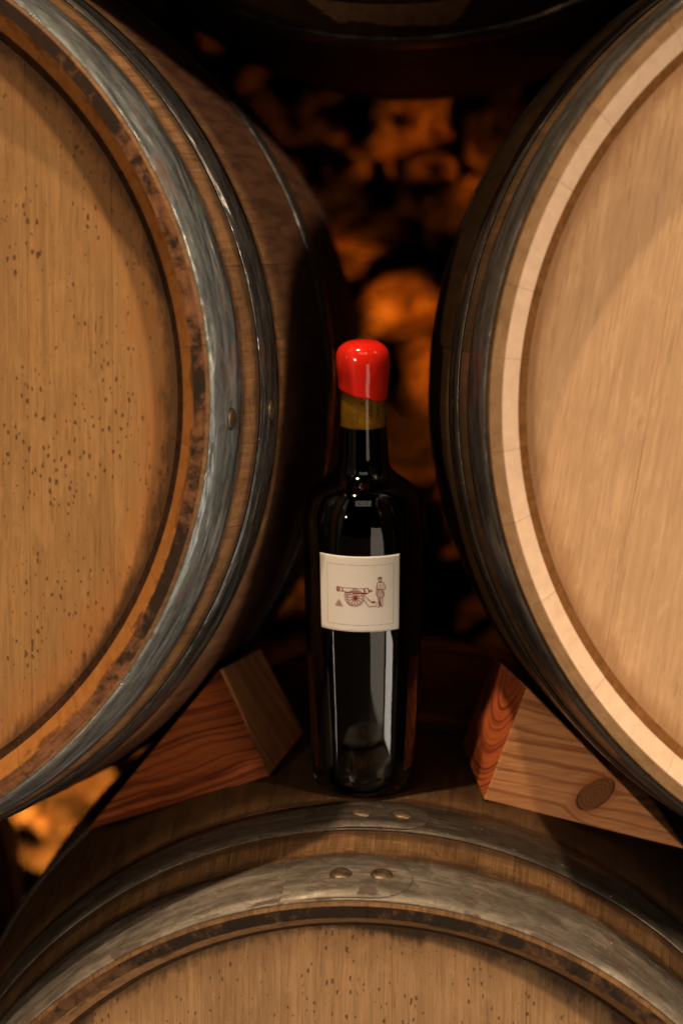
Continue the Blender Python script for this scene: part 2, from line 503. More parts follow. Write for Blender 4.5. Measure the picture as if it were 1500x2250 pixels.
def strip_hoop(y0, y1, off, thick, a0, a1, n=180, wob=0.0, round_end=False, seed=0):
    """hoop strip following the stave profile from angle a0 to a1 (angle from +Z, clockwise seen from the front)"""
    V, F = [], []
    full = abs((a1 - a0) - 2 * PI) < 1e-6
    ramp = (lambda t: -0.0019 * max(0.0, 1 - t / 0.35)) if round_end else (lambda t: 0.0)
    cnt = n if full else n + 1
    nw = 4
    for k in range(cnt):
        a = a0 + (a1 - a0) * k / n
        t = k / n
        sh = 0.0
        if round_end:
            rem = (1 - t) * (a1 - a0) * R0
            w = (y1 - y0) / 2
            if rem < w:
                sh = w - math.sqrt(max(0, w * w - (w - rem) ** 2))
                sh = min(sh, w * 0.97)
            rem0 = t * (a1 - a0) * R0
            if rem0 < 0.004:
                sh = max(sh, 0.0)
        wb = wob * (noise.noise(Vector((math.sin(a) * 3 + seed, math.cos(a) * 3, seed))))
        ring = []
        for j in range(nw + 1):
            y = (y0 + sh) + (y1 - y0 - 2 * sh) * j / nw
            e = 0.0005 if j in (0, nw) else 0.0
            ring.append((y, rad(y) + off + thick - e + ramp(t) + wb * math.sin(PI * j / nw)))
        y = y1 - sh
        ring.append((y + 0.0001, rad(y) + off - 0.0004 + ramp(t)))
        y = y0 + sh
        ring.append((y - 0.0001, rad(y) + off - 0.0004 + ramp(t)))
        for (y, r) in ring:
            V.append((r * math.sin(a), y, r * math.cos(a)))
    m_ = nw + 3
    for k in range(n):
        k2 = (k + 1) % cnt
        for j in range(m_):
            F.append((k * m_ + j, k * m_ + (j + 1) % m_, k2 * m_ + (j + 1) % m_, k2 * m_ + j))
    if not full:
        F.append(tuple(range(m_ - 1, -1, -1)))
        F.append(tuple(cnt * m_ - m_ + j for j in range(m_)))
    return V, F


def rivet_verts(y, a, base_r, rr=0.0068, h=0.0021):
    V, F = [], []
    slope = 2 * BIL / (LEN / 2) * (1 - y / (LEN / 2))
    nrm = Vector((math.sin(a), -slope, math.cos(a))).normalized()
    t1 = Vector((math.cos(a), 0, -math.sin(a)))
    t2 = nrm.cross(t1)
    c = Vector((base_r * math.sin(a), y, base_r * math.cos(a)))
    prof = [(1.0, -0.2), (1.02, 0.12), (0.96, 0.42), (0.80, 0.72), (0.5, 0.93), (0.22, 1.0)]
    ns = 20
    for (q, hh) in prof:
        for i in range(ns):
            b = 2 * PI * i / ns
            w = 1 + 0.04 * math.sin(3 * b + y * 90)
            V.append(c + t1 * (q * w * rr * math.cos(b)) + t2 * (q * w * rr * math.sin(b)) + nrm * (h * hh))
    V.append(c + nrm * h)
    for j in range(len(prof) - 1):
        for i in range(ns):
            F.append((j * ns + i, j * ns + (i + 1) % ns, (j + 1) * ns + (i + 1) % ns, (j + 1) * ns + i))
    for i in range(ns):
        F.append(((len(prof) - 1) * ns + i, (len(prof) - 1) * ns + (i + 1) % ns, len(V) - 1))
    return V, F


def head_board(x0, x1, mat, parent, rot):
    """one board of the round head between x0 and x1"""
    e = 0.00003
    x0, x1 = x0 + e, x1 - e
    HR = HEAD_R + 0.0015
    x0, x1 = max(x0, -HR * 0.999), min(x1, HR * 0.999)
    n = 24
    top = []
    for i in range(n + 1):
        x = x0 + (x1 - x0) * i / n
        top.append((x, math.sqrt(max(0, HR * HR - x * x))))
    out = top + [(x, -z) for x, z in reversed(top)]
    V, F = [], []
    b = 0.0002
    cx = (x0 + x1) / 2
    for y, ins in ((HEAD_Y + 0.012, 0), (HEAD_Y + b, 0), (HEAD_Y, b)):
        for (x, z) in out:
            k = (abs(x - cx) - ins) / max(1e-6, abs(x - cx)) if abs(abs(x - cx) - (x1 - x0) / 2) < 1e-6 else 1
            V.append((cx + (x - cx) * k, y, z))
    N = len(out)
    for j in range(2):
        for i in range(N):
            F.append((j * N + i, j * N + (i + 1) % N, (j + 1) * N + (i + 1) % N, (j + 1) * N + i))
    F.append(tuple(2 * N + i for i in range(N)))
    o = mesh_obj('head_board', V, F, mat, parent, smooth=False)
    bm = bmesh.new()
    bm.from_mesh(o.data)
    bmesh.ops.recalc_face_normals(bm, faces=bm.faces)
    bm.to_mesh(o.data)
    bm.free()
    o.rotation_euler = (0, rot, 0)
    return o


HOOPS = [(0.0032, 0.054, 1), (0.0936, 0.1329, 2), (0.292, 0.3252, 2), (0.6248, 0.658, 2), (0.8171, 0.8564, 2), (0.896, 0.9468, 1)]


def barrel(key, loc, label, seams, head_rot, stave_rot, hoop_specs, yaw=0.0):
    b = empty('wine_barrel', loc, label, 'barrel', 'oak wine barrels stacked on their sides', (0, 0, yaw))
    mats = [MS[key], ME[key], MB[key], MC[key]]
    made = {}
    a = stave_rot
    seq = WIDTHS * 4
    random.Random(ord(key)).shuffle(seq)
    for w in seq:
        ang = a + w / 2
        a += w
        if w not in made:
            V, F, MI = stave_mesh('stave', w, mats)
            o = mesh_obj('stave', V, F, mats, b, True, MI)
            made[w] = o
            o.rotation_euler = (0, math.radians(ang), 0)
        else:
            inst(made[w], b, (0, math.radians(ang), 0))
    xs = [-0.268] + seams + [0.268]
    for i in range(len(xs) - 1):
        head_board(xs[i], xs[i + 1], MH[key], b, head_rot)
    # plain back head
    V, F = [], []
    n = 48
    for i in range(n):
        t = 2 * PI * i / n
        V.append(((R0 - 0.0225) * math.cos(t), 0.92, (R0 - 0.0225) * math.sin(t)))
    F.append(tuple(range(n)))
    mesh_obj('back_head', V, F, MH[key], b, False)
    for i, (y0, y1, kind) in enumerate(HOOPS):
        mat = (MK if kind == 1 else MK2)[key]
        V, F = strip_hoop(y0, y1, 0.0004, 0.0016, 0, 2 * PI, 220, 0.0008 if key == 'L' else 0.0003, seed=i + ord(key))
        h = mesh_obj('hoop', V, F, mat, b)
        sp = hoop_specs.get(i)
        if sp:
            a0, a1, rv, reach = sp
            if a1 is not None:
                V, F = strip_hoop(y0 + 0.0004, y1 - 0.0004, 0.0021, 0.0014, a0, a1, 40, 0, round_end=True)
                mesh_obj('hoop_overlap', V, F, mat, h)
            for (ra, ry) in rv:
                V, F = rivet_verts(ry, ra, rad(ry) + 0.0020 + (0.0014 if a1 is not None else 0))
                mesh_obj('rivet', V, F, M_RIVET, h)
    return b


T = NT('rivet_metal')
nn = T.noise(T.coords((180, 180, 180)), 1, 4, 0.7)
M_RIVET = T.out(T.ramp(nn, [(0.35, (0.05, 0.035, 0.022)), (0.65, (0.22, 0.16, 0.10))]), 0.48, T.bump(nn, 0.3, 0.0006), Metallic=0.8)

ZB = -0.6264
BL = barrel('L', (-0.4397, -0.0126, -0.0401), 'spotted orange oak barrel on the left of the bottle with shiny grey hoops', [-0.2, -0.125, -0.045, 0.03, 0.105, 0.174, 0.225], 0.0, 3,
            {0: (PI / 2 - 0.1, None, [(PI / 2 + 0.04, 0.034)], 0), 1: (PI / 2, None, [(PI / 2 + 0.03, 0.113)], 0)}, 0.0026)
BR = barrel('R', (0.2939, -0.0214, -0.0409), 'pale clean oak barrel on the right of the bottle with a whitish inner rim', [-0.19, -0.115, -0.03, 0.05, 0.13, 0.2], math.radians(9), 4.0,
            {}, -0.0267)
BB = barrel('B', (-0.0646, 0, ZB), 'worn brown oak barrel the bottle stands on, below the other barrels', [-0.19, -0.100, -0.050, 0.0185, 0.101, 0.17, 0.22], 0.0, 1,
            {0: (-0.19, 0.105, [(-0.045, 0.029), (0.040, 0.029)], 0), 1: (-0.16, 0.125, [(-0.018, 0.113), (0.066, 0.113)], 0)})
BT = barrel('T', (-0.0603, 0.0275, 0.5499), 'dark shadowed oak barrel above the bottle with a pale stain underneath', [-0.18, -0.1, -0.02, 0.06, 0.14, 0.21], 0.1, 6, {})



def copy_barrel(src_b, loc, label, roll):
    b = src_b.copy()
    COL.objects.link(b)
    b.location = loc
    b.rotation_euler = (0, roll, 0)
    b['label'] = label
    for ch_ in list(src_b.children):
        c = ch_.copy()
        COL.objects.link(c)
        c.parent = b
        for g in ch_.children:
            d = g.copy()
            COL.objects.link(d)
            d.parent = c
    return b


# the stack goes on to both sides: unseen barrels, added to block stray light
copy_barrel(BL, (-1.172, -0.005, -0.045), 'oak barrel one place further left than the spotted orange barrel', 1.3)
copy_barrel(BR, (1.026, -0.01, -0.045), 'oak barrel one place further right than the pale clean barrel', 2.1)
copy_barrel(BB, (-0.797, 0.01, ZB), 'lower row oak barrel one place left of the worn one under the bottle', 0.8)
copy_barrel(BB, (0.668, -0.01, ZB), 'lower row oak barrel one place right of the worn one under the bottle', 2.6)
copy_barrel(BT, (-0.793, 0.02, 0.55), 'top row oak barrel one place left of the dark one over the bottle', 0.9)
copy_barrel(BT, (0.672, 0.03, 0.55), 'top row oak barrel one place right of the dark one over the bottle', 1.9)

# pale dried stain on the underside of the top barrel: its own thin film on the staves
V, F = [], []
nx, ny = 130, 44
grid = {}
for j in range(ny + 1):
    for i in range(nx + 1):
        a = PI + 0.36 - 0.62 * i / nx
        y = 0.205 + 0.085 * j / ny
        grid[i, j] = len(V)
        r = rad(y) + 0.0005
        V.append((r * math.sin(a), y, r * math.cos(a)))
for j in range(ny):
    for i in range(nx):
        u, v = i / nx, j / ny
        lim = 0.66 + 0.30 * noise.noise(Vector((u * 5.2, 1.7, 0))) + 0.10 * noise.noise(Vector((u * 22, 4.1, 0)))
        lim *= min(1.0, max(0.0, (u - 0.27 + 0.03 * noise.noise(Vector((v * 14, 9, 0)))) * 9)) * min(1.0, max(0.0, (0.86 - u) * 14))
        if v < lim:
            F.append((grid[i, j], grid[i, j + 1], grid[i + 1, j + 1], grid[i + 1, j]))
T = NT('dried_stain')
nn = T.noise(T.coords((120, 20, 120)), 1, 4, 0.7)
M_STAIN = T.out(T.ramp(nn, [(0.3, (0.10, 0.055, 0.024)), (0.7, (0.24, 0.145, 0.065))]), 0.7)
mesh_obj('stain', V, F, M_STAIN, BT)


# ------------------------------------------------------------------ wedges
def mat_wedge(name, dark, light, knot=None, wamp=0.012, dirv=(1, 0, 0.26), freq=105, curve=0.0, centre=(0, 0, 0), end=False):
    T = NT(name)
    sep = T.n('ShaderNodeSeparateXYZ')
    mp = T.coords((1, 1, 1), rnd=False)
    T.l(mp, sep.inputs[0])
    X, Y, Z = sep.outputs
    wob = T.noise(T.coords((9, 9, 14), rnd=False), 1, 2, 0.5)
    wob2 = T.noise(T.coords((60, 60, 60), rnd=False), 1, 3, 0.6)
    if end:
        # growth rings as arcs about a far centre
        dx = T.math('SUBTRACT', Y, centre[0])
        dz = T.math('SUBTRACT', Z, centre[2])
        q = T.math('SQRT', T.math('ADD', T.math('MULTIPLY', dx, dx), T.math('MULTIPLY', dz, dz)))
    else:
        q = T.math('ADD', T.math('MULTIPLY', X, dirv[2]), Z)
        q = T.math('ADD', q, T.math('MULTIPLY', Y, 0.25))
    q = T.math('ADD', q, T.math('MULTIPLY', T.math('SUBTRACT', wob, 0.5), wamp))
    q = T.math('ADD', q, T.math('MULTIPLY', T.math('SUBTRACT', wob2, 0.5), 0.0016))
    if knot:
        dx = T.math('SUBTRACT', X, knot[0])
        dz = T.math('SUBTRACT', Z, knot[1])
        ca, sa = math.cos(0.62), math.sin(0.62)
        u = T.math('ADD', T.math('MULTIPLY', dx, ca), T.math('MULTIPLY', dz, sa))
        v = T.math('SUBTRACT', T.math('MULTIPLY', dz, ca), T.math('MULTIPLY', dx, sa))
        u = T.math('DIVIDE', u, 0.0145)
        v = T.math('DIVIDE', v, 0.0088)
        d2 = T.math('ADD', T.math('MULTIPLY', u, u), T.math('MULTIPLY', v, v))
        d = T.math('MULTIPLY', T.math('SQRT', d2), T.math('ADD', 0.9, T.math('MULTIPLY', wob2, 0.2)))
        bend = T.math('DIVIDE', T.math('MULTIPLY', v, 0.012), T.math('ADD', d2, 0.9))
        q = T.math('SUBTRACT', q, bend)
    # year rings of uneven width: noise sampled along the ring coordinate
    rc1 = T.n('ShaderNodeCombineXYZ')
    T.l(T.math('MULTIPLY', q, freq * 1.5), rc1.inputs[0])
    T.l(T.math('MULTIPLY', X if not end else Y, 5.0), rc1.inputs[1])
    rn = T.noise(rc1.outputs[0], 1, 1.5, 0.45)
    vf = T.noise(T.coords((14, 14, 30), rnd=False), 1, 2, 0.5)
    s = T.math('FRACT', T.math('ADD', T.math('MULTIPLY', q, freq * 0.8), T.math('MULTIPLY', vf, 0.7)), 0)
    saw = T.math('MULTIPLY', T.sstep(s, 0.25, 0.85), T.math('SUBTRACT', 1.0, T.sstep(s, 0.88, 1.0)))
    band = T.math('ADD', T.math('MULTIPLY', T.sstep(rn, 0.48, 0.62), 0.95), T.math('MULTIPLY', saw, 0.30), True)
    fine = T.noise(T.coords((50, 50, 50) if end else (25, 120, 420), rnd=False), 1, 4, 0.65)
    amp = T.noise(T.coords((30, 30, 60), rnd=False), 1, 3, 0.6)
    c = T.mix(T.math('MULTIPLY', band, T.math('ADD', 0.55, T.math('MULTIPLY', amp, 0.75), True)), light, dark)
    c = T.mix(T.math('MULTIPLY', T.sstep(fine, 0.45, 0.75), 0.35), c, [x * 0.62 for x in dark])
    if knot:
        kr = T.math('FRACT', T.math('MULTIPLY', T.math('ADD', d, T.math('MULTIPLY', wob2, 0.3)), 4.2), 0)
        kc = T.mix(T.math('MULTIPLY', T.sstep(kr, 0.5, 0.9), 0.6), (0.19, 0.070, 0.020), (0.08, 0.028, 0.009))
        ins = T.math('SUBTRACT', 1.0, T.sstep(d, 0.94, 1.0))
        halo = T.math('SUBTRACT', 1.0, T.sstep(d, 1.0, 1.9))
        c = T.mix(T.math('MULTIPLY', halo, 0.55), c, (0.30, 0.085, 0.025))
        c = T.mix(ins, c, kc)
        rim = T.math('MULTIPLY', T.sstep(d, 0.90, 0.98), T.math('SUBTRACT', 1.0, T.sstep(d, 1.02, 1.10)))
        c = T.mix(T.math('MULTIPLY', rim, T.sstep(wob2, 0.30, 0.52)), c, (0.04, 0.013, 0.006))
    nb = T.bump(T.math('ADD', T.math('MULTIPLY', band, 0.5), fine), 0.3, 0.0010)
    return T.out(c, 0.7, nb, **{'Specular IOR Level': 0.14})


def wedge(name, label, pts, m_face, m_end, origin):
    """pts: front inner, front tip, front apex, then the same three at the back"""
    o3 = Vector(origin)
    bm = bmesh.new()
    vs = [bm.verts.new(Vector(p) - o3) for p in pts]
    faces = [((0, 1, 2), 0), ((3, 5, 4), 0), ((0, 2, 5, 3), 1), ((0, 3, 4, 1), 0), ((1, 4, 5, 2), 0)]
    for f, mi in faces:
        fc = bm.faces.new([vs[i] for i in f])
        fc.material_index = mi
    bmesh.ops.recalc_face_normals(bm, faces=bm.faces)
    bmesh.ops.bevel(bm, geom=list(bm.edges), offset=0.0009, segments=2, profile=0.6, affect='EDGES')
    me = bpy.data.meshes.new(name)
    bm.to_mesh(me)
    bm.free()
    me.materials.append(m_face)
    me.materials.append(m_end)
    o = bpy.data.objects.new(name, me)
    COL.objects.link(o)
    o.location = origin
    o['label'] = label
    o['category'] = 'wedge'
    o['group'] = 'wooden wedges chocking the barrels'
    return o


LP = [(-0.1399, 0.195, -0.3108), (-0.2790, 0.235, -0.3640), (-0.1762, 0.200, -0.2362), (-0.1232, 0.280, -0.2981), (-0.262, 0.32, -0.352), (-0.1565, 0.280, -0.2345)]
RP = [(0.0101, 0.165, -0.3167), (0.1510, 0.205, -0.3590), (0.0382, 0.170, -0.2392), (-0.0059, 0.262, -0.3000), (0.135, 0.30, -0.345), (0.0169, 0.262, -0.2353)]
wedge('wood_wedge', 'dark red wooden wedge under the left barrel, standing left of the bottle', LP,
      mat_wedge('redwood_face', (0.07, 0.014, 0.005), (0.22, 0.058, 0.016), None, 0.018, (1, 0, -0.30), 170),
      mat_wedge('redwood_end_sunlit', (0.36, 0.130, 0.048), (0.62, 0.290, 0.125), None, end=True, centre=(0.9, 0, 0.25), freq=240), (-0.1399, 0.195, -0.3108))  # end much lighter than the face: sunlight on it put into the colour
wedge('wood_wedge', 'light knotty pine wedge under the right barrel, with an oval knot', RP,
      mat_wedge('pine_face', (0.29, 0.105, 0.034), (0.56, 0.245, 0.095), (0.0765, 0.0005), 0.012, (1, 0, 0.25), 165),
      mat_wedge('pine_end', (0.16, 0.028, 0.008), (0.46, 0.105, 0.028), None, end=True, centre=(0.04, 0, 0.08), freq=230), (0.0101, 0.165, -0.3167))

# ------------------------------------------------------------------ bottle
BP = Vector((-0.07211, 0.172, -0.30793))
LEAN = math.radians(8.27)
bottle = empty('wine_bottle', BP, 'dark glass wine bottle sealed with red wax standing on the lower barrel', 'bottle', None, (LEAN, 0, 0))

PROF = [(0.0, 0.0285), (0.0006, 0.0305), (0.0024, 0.0328), (0.005, 0.0343), (0.009, 0.0351), (0.02, 0.0356), (0.0392, 0.0364), (0.072, 0.0377), (0.1098, 0.0390),
        (0.1363, 0.0396), (0.1622, 0.0400), (0.178, 0.0402), (0.1865, 0.0401), (0.192, 0.0396), (0.1975, 0.0386), (0.202, 0.0371), (0.2059, 0.0352), (0.2090, 0.0330), (0.2118, 0.0300),
        (0.2142, 0.0266), (0.2163, 0.0235), (0.2185, 0.0209), (0.2210, 0.0188), (0.2240, 0.0174), (0.2275, 0.0166), (0.236, 0.0160), (0.2494, 0.0153), (0.2604, 0.0149), (0.272, 0.0148), (0.295, 0.0147)]


def smooth_prof(P, n=4):
    out = []
    for i in range(len(P) - 1):
        p0 = P[max(0, i - 1)]
        p1, p2 = P[i], P[i + 1]
        p3 = P[min(len(P) - 1, i + 2)]
        for k in range(n):
            t = k / n
            # monotone-ish catmull on r, linear-ish on s
            h = p2[0] - p1[0]
            m1 = (p2[1] - p0[1]) / max(1e-6, p2[0] - p0[0])
            m2 = (p3[1] - p1[1]) / max(1e-6, p3[0] - p1[0])
            t2, t3 = t * t, t * t * t
            r = (2 * t3 - 3 * t2 + 1) * p1[1] + (t3 - 2 * t2 + t) * h * m1 + (-2 * t3 + 3 * t2) * p2[1] + (t3 - t2) * h * m2
            out.append((p1[0] + h * t, r))
    out.append(P[-1])
    return out


SP = smooth_prof(PROF, 4)


def prad(s):
    for (a, b) in zip(SP, SP[1:]):
        if a[0] <= s <= b[0]:
            return a[1] + (b[1] - a[1]) * (s - a[0]) / (b[0] - a[0])
    return SP[-1][1]


def lathe(prof, seg=128, close_top=False, close_bot=False, flip=False):
    V, F = [], []
    for (z, r) in prof:
        for i in range(seg):
            a = 2 * PI * i / seg
            V.append((r * math.sin(a), -r * math.cos(a), z))
    for j in range(len(prof) - 1):
        for i in range(seg):
            q = (j * seg + i, j * seg + (i + 1) % seg, (j + 1) * seg + (i + 1) % seg, (j + 1) * seg + i)
            F.append(q[::-1] if flip else q)
    if close_bot:
        F.append(tuple(range(seg))[::-1] if not flip else tuple(range(seg)))
    if close_top:
        b = (len(prof) - 1) * seg
        F.append(tuple(b + i for i in range(seg)))
    return V, F


# glass wall: outside, over the lip, down the inside, with a punt in the base
T = NT('bottle_glass')
gn = T.noise(T.coords((70, 70, 14), rnd=False), 1, 2, 0.5)
M_GLASS = T.out((0.55, 0.42, 0.10), 0.025, T.bump(gn, 0.06, 0.0015), IOR=1.52)
T.b.inputs['Transmission Weight'].default_value = 1.0
punt = [(0.018, 0.0005), (0.0165, 0.007), (0.012, 0.015), (0.005, 0.0225), (0.0012, 0.0262)]
inner_rev = [(z, max(0.0095, r - 0.0034)) for z, r in SP if z > 0.010][::-1]
gp = punt + SP + [(0.2965, 0.0135)] + inner_rev + [(0.008, 0.029), (0.012, 0.022), (0.0205, 0.009), (0.022, 0.0005)]
V, F = lathe(gp)
mesh_obj('glass', V, F, M_GLASS, bottle)
# wine, just inside the glass
T = NT('red_wine')
M_WINE = T.out((0.001, 0.0002, 0.0002), 0.9)
T.b.inputs['Specular IOR Level'].default_value = 0.0
wp = [(0.024, 0.0005), (0.0225, 0.009), (0.0135, 0.022), (0.0085, 0.030)] + [(z, max(0.0090, r - 0.0026)) for z, r in SP if 0.013 < z < 0.2487]
wp = wp + [(0.2487, wp[-1][1] * 0.98), (0.2487, 0.0005)]
V, F = lathe(wp, 96)
mesh_obj('wine', V, F, M_WINE, bottle)
# cork
T = NT('cork')
cn = T.noise(T.coords((300, 300, 420), rnd=False), 1, 5, 0.7)
cb = T.noise(T.coords((90, 90, 60), rnd=False), 1, 3, 0.6)
cc = T.ramp(T.math('ADD', T.math('MULTIPLY', cn, 0.6), T.math('MULTIPLY', cb, 0.4)), [(0.35, (0.65, 0.36, 0.08)), (0.65, (0.98, 0.72, 0.24))])
M_CORK = T.out(cc, 0.8)
V, F = lathe([(0.2492, 0.0005), (0.2492, 0.0115), (0.2497, 0.0119), (0.262, 0.0119), (0.296, 0.0116), (0.296, 0.0005)], 64)
mesh_obj('cork', V, F, M_CORK, bottle)


def ribbon_mesh(strokes, rfun, hw):
    """strokes: lists of (phi, s) points -> thin raised ink lines lying on the surface of revolution"""
    V, F = [], []
    for st, w in strokes:
        w = w * hw
        P3 = [(p, s) for p, s in st]
        # resample for curvature
        Q = [P3[0]]
        for a, b in zip(P3, P3[1:]):
            n = max(1, int(abs(b[0] - a[0]) / 0.03))
            for k in range(1, n + 1):
                Q.append((a[0] + (b[0] - a[0]) * k / n, a[1] + (b[1] - a[1]) * k / n))
        base = len(V)
        for i, (p, s) in enumerate(Q):
            a = Q[max(0, i - 1)]
            b = Q[min(len(Q) - 1, i + 1)]
            r = rfun(s)
            dx, dy = (b[0] - a[0]) * r, b[1] - a[1]
            L = math.hypot(dx, dy) or 1e-9
            nx, ny = -dy / L * w, dx / L * w
            for sg in (-1, 1):
                pp, ss = p + sg * nx / r, s + sg * ny
                rr = rfun(ss)
                V.append((rr * math.sin(pp), -rr * math.cos(pp), ss))
        for i in range(len(Q) - 1):
            F.append((base + 2 * i, base + 2 * i + 1, base + 2 * i + 3, base + 2 * i + 2))
    return V, F


# printed marks on the cork, seen through the neck (running down the cork)
T = NT('cork_print')
M_CPRINT = T.out((0.03, 0.015, 0.005), 0.8)
rc_ = lambda s: 0.01205


def glyph(lines, phi0, s0, w=0.0016, h=0.0021):
    return [([(phi0 + y * w / 0.0107, s0 - x * h) for x, y in l], 1.0) for l in lines]


ch = []
ch += glyph([[(0, 0), (0, 1), (0.8, 1), (0.8, 0)]], 0.36, 0.2655)                                   # U
ch += glyph([[(0, 0), (0, 1), (0.9, 1), (0.9, 0), (0, 0)]], 0.36, 0.2625)                            # O
ch += glyph([[(0, 1), (0, 0), (0.4, 0), (0.4, 1), (0.9, 1), (0.9, 0)]], 0.36, 0.2595)                # S
ch += glyph([[(0, 0), (0, 1)], [(0, 0.5), (1, 0.5)]], 0.78, 0.2625)                                  # T
ch += glyph([[(0, 0), (1, 0.5), (0, 1)]], 0.78, 0.2595)
ch += glyph([[(0, 0.4), (0.5, 0), (0.9, 0.5), (0.5, 1), (0, 0.9)]], -0.07, 0.2680)
V, F = ribbon_mesh(ch, rc_, 0.00022)
pr = mesh_obj('cork_lettering', V, F, M_CPRINT, bottle)

# red wax seal, lower edge dipping to the right
T = NT('red_wax')
wn = T.noise(T.coords((60, 60, 25), rnd=False), 1, 2, 0.5)
M_WAX = T.out((0.90, 0.022, 0.010), 0.13, T.bump(wn, 0.10, 0.0015), IOR=1.5)
T.b.inputs['Subsurface Weight'].default_value = 0.12
T.b.inputs['Subsurface Radius'].default_value = (0.004, 0.0008, 0.0004)
T.b.inputs['Subsurface Scale'].default_value = 0.5
T.b.inputs['Coat Weight'].default_value = 0.5
T.b.inputs['Coat Roughness'].default_value = 0.04
WP = smooth_prof([(0.0, 0.0150), (0.0003, 0.01565), (0.0012, 0.0160), (0.004, 0.01625), (0.008, 0.0166), (0.012, 0.0171), (0.016, 0.0176), (0.0205, 0.01785), (0.0245, 0.0177), (0.028, 0.0169), (0.0305, 0.0156), (0.0327, 0.0133),
                  (0.0343, 0.0104), (0.0352, 0.0072), (0.0357, 0.0036), (0.0358, 0.0004)], 3)
V, F = [], []
seg = 128
top = 0.3066
for j, (u, r) in enumerate(WP):
    for i in range(seg):
        a = 2 * PI * i / seg
        low = 0.2708 - 0.0030 * math.sin(a) - 0.0004 * math.sin(2 * a + 0.6) + 0.0003 * math.sin(3 * a) - 0.0007 * max(0.0, math.cos(a - 0.75)) ** 30 + 0.0004 * noise.noise(Vector((math.sin(a) * 3, math.cos(a) * 3, 2.0)))
        z = low + (top - low) * (u / 0.0358)
        rr = r * (1 + 0.010 * math.sin(a + 2.2) * (1 - u / 0.0358) + 0.006 * math.sin(2 * a + 1) + 0.012 * noise.noise(Vector((math.sin(a) * 2.2, math.cos(a) * 2.2, u * 90))))
        V.append((rr * math.sin(a), -rr * math.cos(a), z))
for j in range(len(WP) - 1):
    for i in range(seg):
        F.append((j * seg + i, j * seg + (i + 1) % seg, (j + 1) * seg + (i + 1) % seg, (j + 1) * seg + i))
mesh_obj('wax_seal', V, F, M_WAX, bottle)

# paper label
S_TOP, S_BOT = 0.1715, 0.1204
OFFL = 0.00035


def lab(X, Y):
    """point of the label drawing -> angle round the bottle and height"""
    ph = math.asin(max(-0.99, min(0.99, (X - 781) / 1038.0)))
    v = (Y - 280 * math.cos(ph)) + 97
    return ph + 0.0, S_TOP - (S_TOP - S_BOT) * v / 1305.0


PH0 = 0.0576
pa = math.asin((53 - 781) / 1038.0) + PH0
pb = math.asin((1384 - 781) / 1038.0) + PH0
T = NT('label_paper')
p1 = T.noise(T.coords((520, 520, 760), rnd=False), 1, 3, 0.55, 0.6)
p2 = T.noise(T.coords((1800, 1800, 1800), rnd=False), 1, 2, 0.5)
M_PAPER = T.out(T.ramp(p2, [(0.3, (0.90, 0.84, 0.77)), (0.7, (0.95, 0.90, 0.83))]), 0.55, T.bump(p1, 0.35, 0.0005))
nu, nv = 60, 40
V, F = [], []
th = 0.00022
for side in (0, 1):
    for j in range(nv + 1):
        s = S_BOT + (S_TOP - S_BOT) * j / nv
        for i in range(nu + 1):
            ph = pa + (pb - pa) * i / nu
            r = prad(s) + 0.0001 + (th if side == 0 else 0)
            V.append((r * math.sin(ph), -r * math.cos(ph), s))
nn_ = (nu + 1) * (nv + 1)
for j in range(nv):
    for i in range(nu):
        q = [j * (nu + 1) + i, j * (nu + 1) + i + 1, (j + 1) * (nu + 1) + i + 1, (j + 1) * (nu + 1) + i]
        F.append(tuple(q))
        F.append(tuple(nn_ + k for k in reversed(q)))
bd = [i for i in range(nu + 1)] + [j * (nu + 1) + nu for j in range(1, nv + 1)] + [nv * (nu + 1) + i for i in range(nu - 1, -1, -1)] + [j * (nu + 1) for j in range(nv - 1, 0, -1)]
for a, b in zip(bd, bd[1:] + bd[:1]):
    F.append((a, nn_ + a, nn_ + b, b))
label = mesh_obj('paper_label', V, F, M_PAPER, bottle)


def circ(cx, cy, rx, ry=None, a0=0, a1=360, n=28):
    ry = ry or rx
    return [(cx + rx * math.cos(math.radians(a0 + (a1 - a0) * k / n)), cy + ry * math.sin(math.radians(a0 + (a1 - a0) * k / n))) for k in range(n + 1)]


art = []
A = lambda pts, w=1.0: art.append((pts, w))
# cannon barrel
A([(372, 700), (430, 712), (620, 728), (790, 735), (800, 728), (838, 720), (870, 745), (890, 768), (905, 760)], 1.1)
A([(372, 772), (440, 778), (520, 795), (560, 800)], 1.1)
A([(720, 815), (760, 820), (800, 826), (838, 824), (862, 805), (880, 785), (905, 778)], 1.5)
A(circ(348, 733, 21, 40), 1.3)
A(circ(346, 733, 10, 24), 1.2)
A([(350, 693), (375, 700)], 1.3)
A([(350, 773), (376, 772)], 1.3)
A(circ(376, 736, 7, 37, -90, 90), 1.1)
A([(415, 710), (420, 778)], 1.2)
A([(432, 712), (438, 780)], 1.2)
A([(785, 735), (800, 824)], 2.2)
A([(808, 728), (824, 826)], 1.0)
A([(838, 720), (862, 750), (866, 800)], 1.4)
A([(850, 728), (880, 760), (878, 788)], 1.2)
A(circ(912, 768, 15), 1.2)
A([(440, 760), (560, 780), (640, 785)], 0.6)
A([(600, 745), (612, 722), (640, 722), (652, 745)], 1.0)
A([(640, 812), (800, 812)], 1.8)
A([(700, 800), (850, 815)], 1.4)
